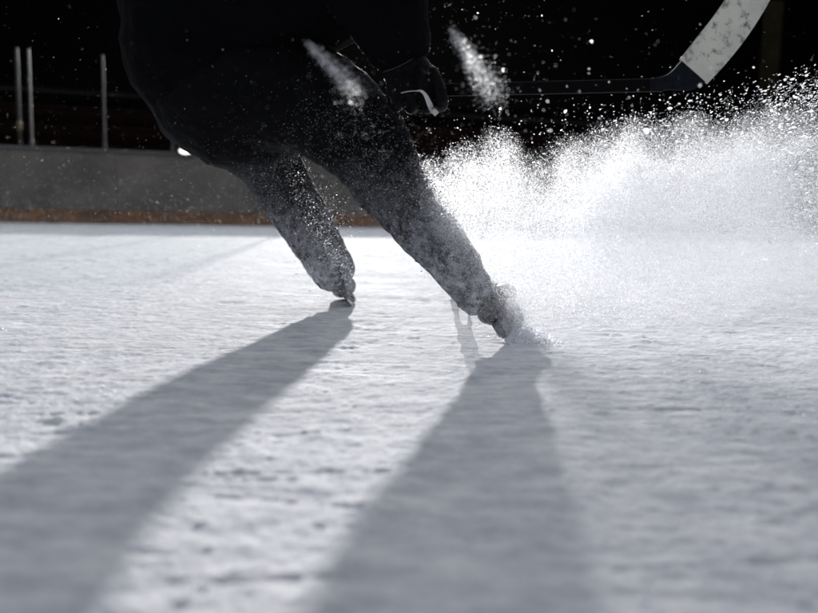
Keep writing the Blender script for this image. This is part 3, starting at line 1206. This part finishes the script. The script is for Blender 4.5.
# bigger out-of-focus crumbs
n = 120
u = np.concatenate([rng.normal(545, 60, n // 2), rng.uniform(430, 818, n // 2)])
v = np.concatenate([rng.normal(112, 26, n // 2), rng.uniform(10, 135, n // 2)])
D = np.where(rng.uniform(size=n) < 0.5, rng.uniform(1.35, 1.7, n), rng.uniform(2.0, 3.0, n))
pts = Pn(u, v, D)
r = 0.0012 * np.exp(rng.normal(0, 0.4, n))
o = flakes('ice_crumbs', pts, r, M_clump, 'plate', None, True)
tag(o, 'larger crumbs of ice above the spray under the stick', 'ice crumbs', kind='stuff')

# a thin see-through grey strip under the near trouser hem, with two holes in it
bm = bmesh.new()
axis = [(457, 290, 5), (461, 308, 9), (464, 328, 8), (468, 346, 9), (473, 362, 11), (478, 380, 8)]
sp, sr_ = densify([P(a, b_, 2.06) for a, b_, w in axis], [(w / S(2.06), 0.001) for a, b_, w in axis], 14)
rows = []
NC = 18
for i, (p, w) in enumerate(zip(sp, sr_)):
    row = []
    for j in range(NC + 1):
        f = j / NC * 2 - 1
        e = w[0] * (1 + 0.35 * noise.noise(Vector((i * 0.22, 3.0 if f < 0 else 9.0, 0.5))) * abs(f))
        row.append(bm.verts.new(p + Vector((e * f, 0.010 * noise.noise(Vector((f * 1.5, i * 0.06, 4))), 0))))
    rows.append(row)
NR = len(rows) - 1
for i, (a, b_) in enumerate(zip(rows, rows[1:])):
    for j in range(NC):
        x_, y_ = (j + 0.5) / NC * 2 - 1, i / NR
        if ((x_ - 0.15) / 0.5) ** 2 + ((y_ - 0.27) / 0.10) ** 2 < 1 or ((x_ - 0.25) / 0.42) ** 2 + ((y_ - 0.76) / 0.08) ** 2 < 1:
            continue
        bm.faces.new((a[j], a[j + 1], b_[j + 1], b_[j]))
M_strip = m_snow('grey_strip', 0.0, 0.5, (0.15, 0.16, 0.19))
tag(link_bm('grey_strip', bm, M_strip), 'thin translucent grey strip with two holes under the near trouser hem', 'ice shaving')

# two loose clots of snow flung up near the camera
for (a, b_, spread, n, lab) in (((306, 42, 1.32), (361, 96, 1.32), 6.5, 2600, 'soft streak of flung snow in front of the dark jersey'),
                                ((450, 28, 1.40), (496, 98, 1.40), 7.5, 3600, 'soft streak of flung snow crossing the stick beside the glove')):
    t = rng.beta(1.5, 1.2, n)
    u = a[0] + (b_[0] - a[0]) * t + rng.normal(0, 1, n) * spread * (0.25 + 0.95 * t) * (0.8 + 0.9 * rng.random(n) ** 6)
    v = a[1] + (b_[1] - a[1]) * t + rng.normal(0, 1, n) * spread * (0.25 + 0.95 * t) * (0.8 + 0.9 * rng.random(n) ** 6)
    D = a[2] + rng.normal(0, 0.03, n)
    pts = Pn(u, v, D)
    r = 0.0006 * np.exp(rng.normal(0, 0.4, n))
    o = flakes('flung_snow', pts, r, M_clump, 'tri')
    tag(o, lab, 'flung snow', kind='stuff')

# ------------------------------------------------------------------ light
ld = bpy.data.lights.new('sun', 'SUN')
ld.energy = 5.0
ld.angle = R(1.15)
ld.color = (1.0, 0.985, 0.96)
lo = bpy.data.objects.new('sun', ld)
lo.rotation_euler = sd_.to_track_quat('Z', 'Y').to_euler()
col.objects.link(lo)

wd = bpy.data.worlds.new('World')
sc.world = wd
wd.use_nodes = True
nt = wd.node_tree
bg = nt.nodes['Background']
sky = nt.nodes.new('ShaderNodeTexSky')
sky.sky_type = 'NISHITA'
sky.sun_disc = False
sky.sun_elevation = SUN_EL
sky.sun_rotation = SUN_AZ
hs_ = nt.nodes.new('ShaderNodeHueSaturation')
hs_.inputs['Saturation'].default_value = 0.2
nt.links.new(sky.outputs[0], hs_.inputs['Color'])
# under the roof only what is well above the stands gives light; the lower band of the hall is dark
tcw = nt.nodes.new('ShaderNodeTexCoord')
sx = nt.nodes.new('ShaderNodeSeparateXYZ')
nt.links.new(tcw.outputs['Generated'], sx.inputs[0])
mr = nt.nodes.new('ShaderNodeMapRange')
mr.interpolation_type = 'SMOOTHSTEP'
mr.inputs['From Min'].default_value = 0.30
mr.inputs['From Max'].default_value = 0.46
mr.inputs['To Min'].default_value = 0.0002
nt.links.new(sx.outputs['Z'], mr.inputs['Value'])
mw = nt.nodes.new('ShaderNodeMix')
mw.data_type = 'RGBA'
mw.blend_type = 'MULTIPLY'
mw.inputs[0].default_value = 1.0
nt.links.new(hs_.outputs[0], mw.inputs[6])
nt.links.new(mr.outputs[0], mw.inputs[7])
nt.links.new(mw.outputs[2], bg.inputs['Color'])
bg.inputs['Strength'].default_value = 0.265

# ------------------------------------------------------------------ render
sc.render.engine = 'CYCLES'
sc.view_settings.view_transform = 'Standard'
sc.view_settings.look = 'None'
sc.view_settings.exposure = 0
sc.cycles.use_denoising = True
sc.cycles.max_bounces = 10
sc.cycles.diffuse_bounces = 5
sc.cycles.transmission_bounces = 8
sc.cycles.transparent_max_bounces = 16
sc.cycles.sample_clamp_indirect = 6
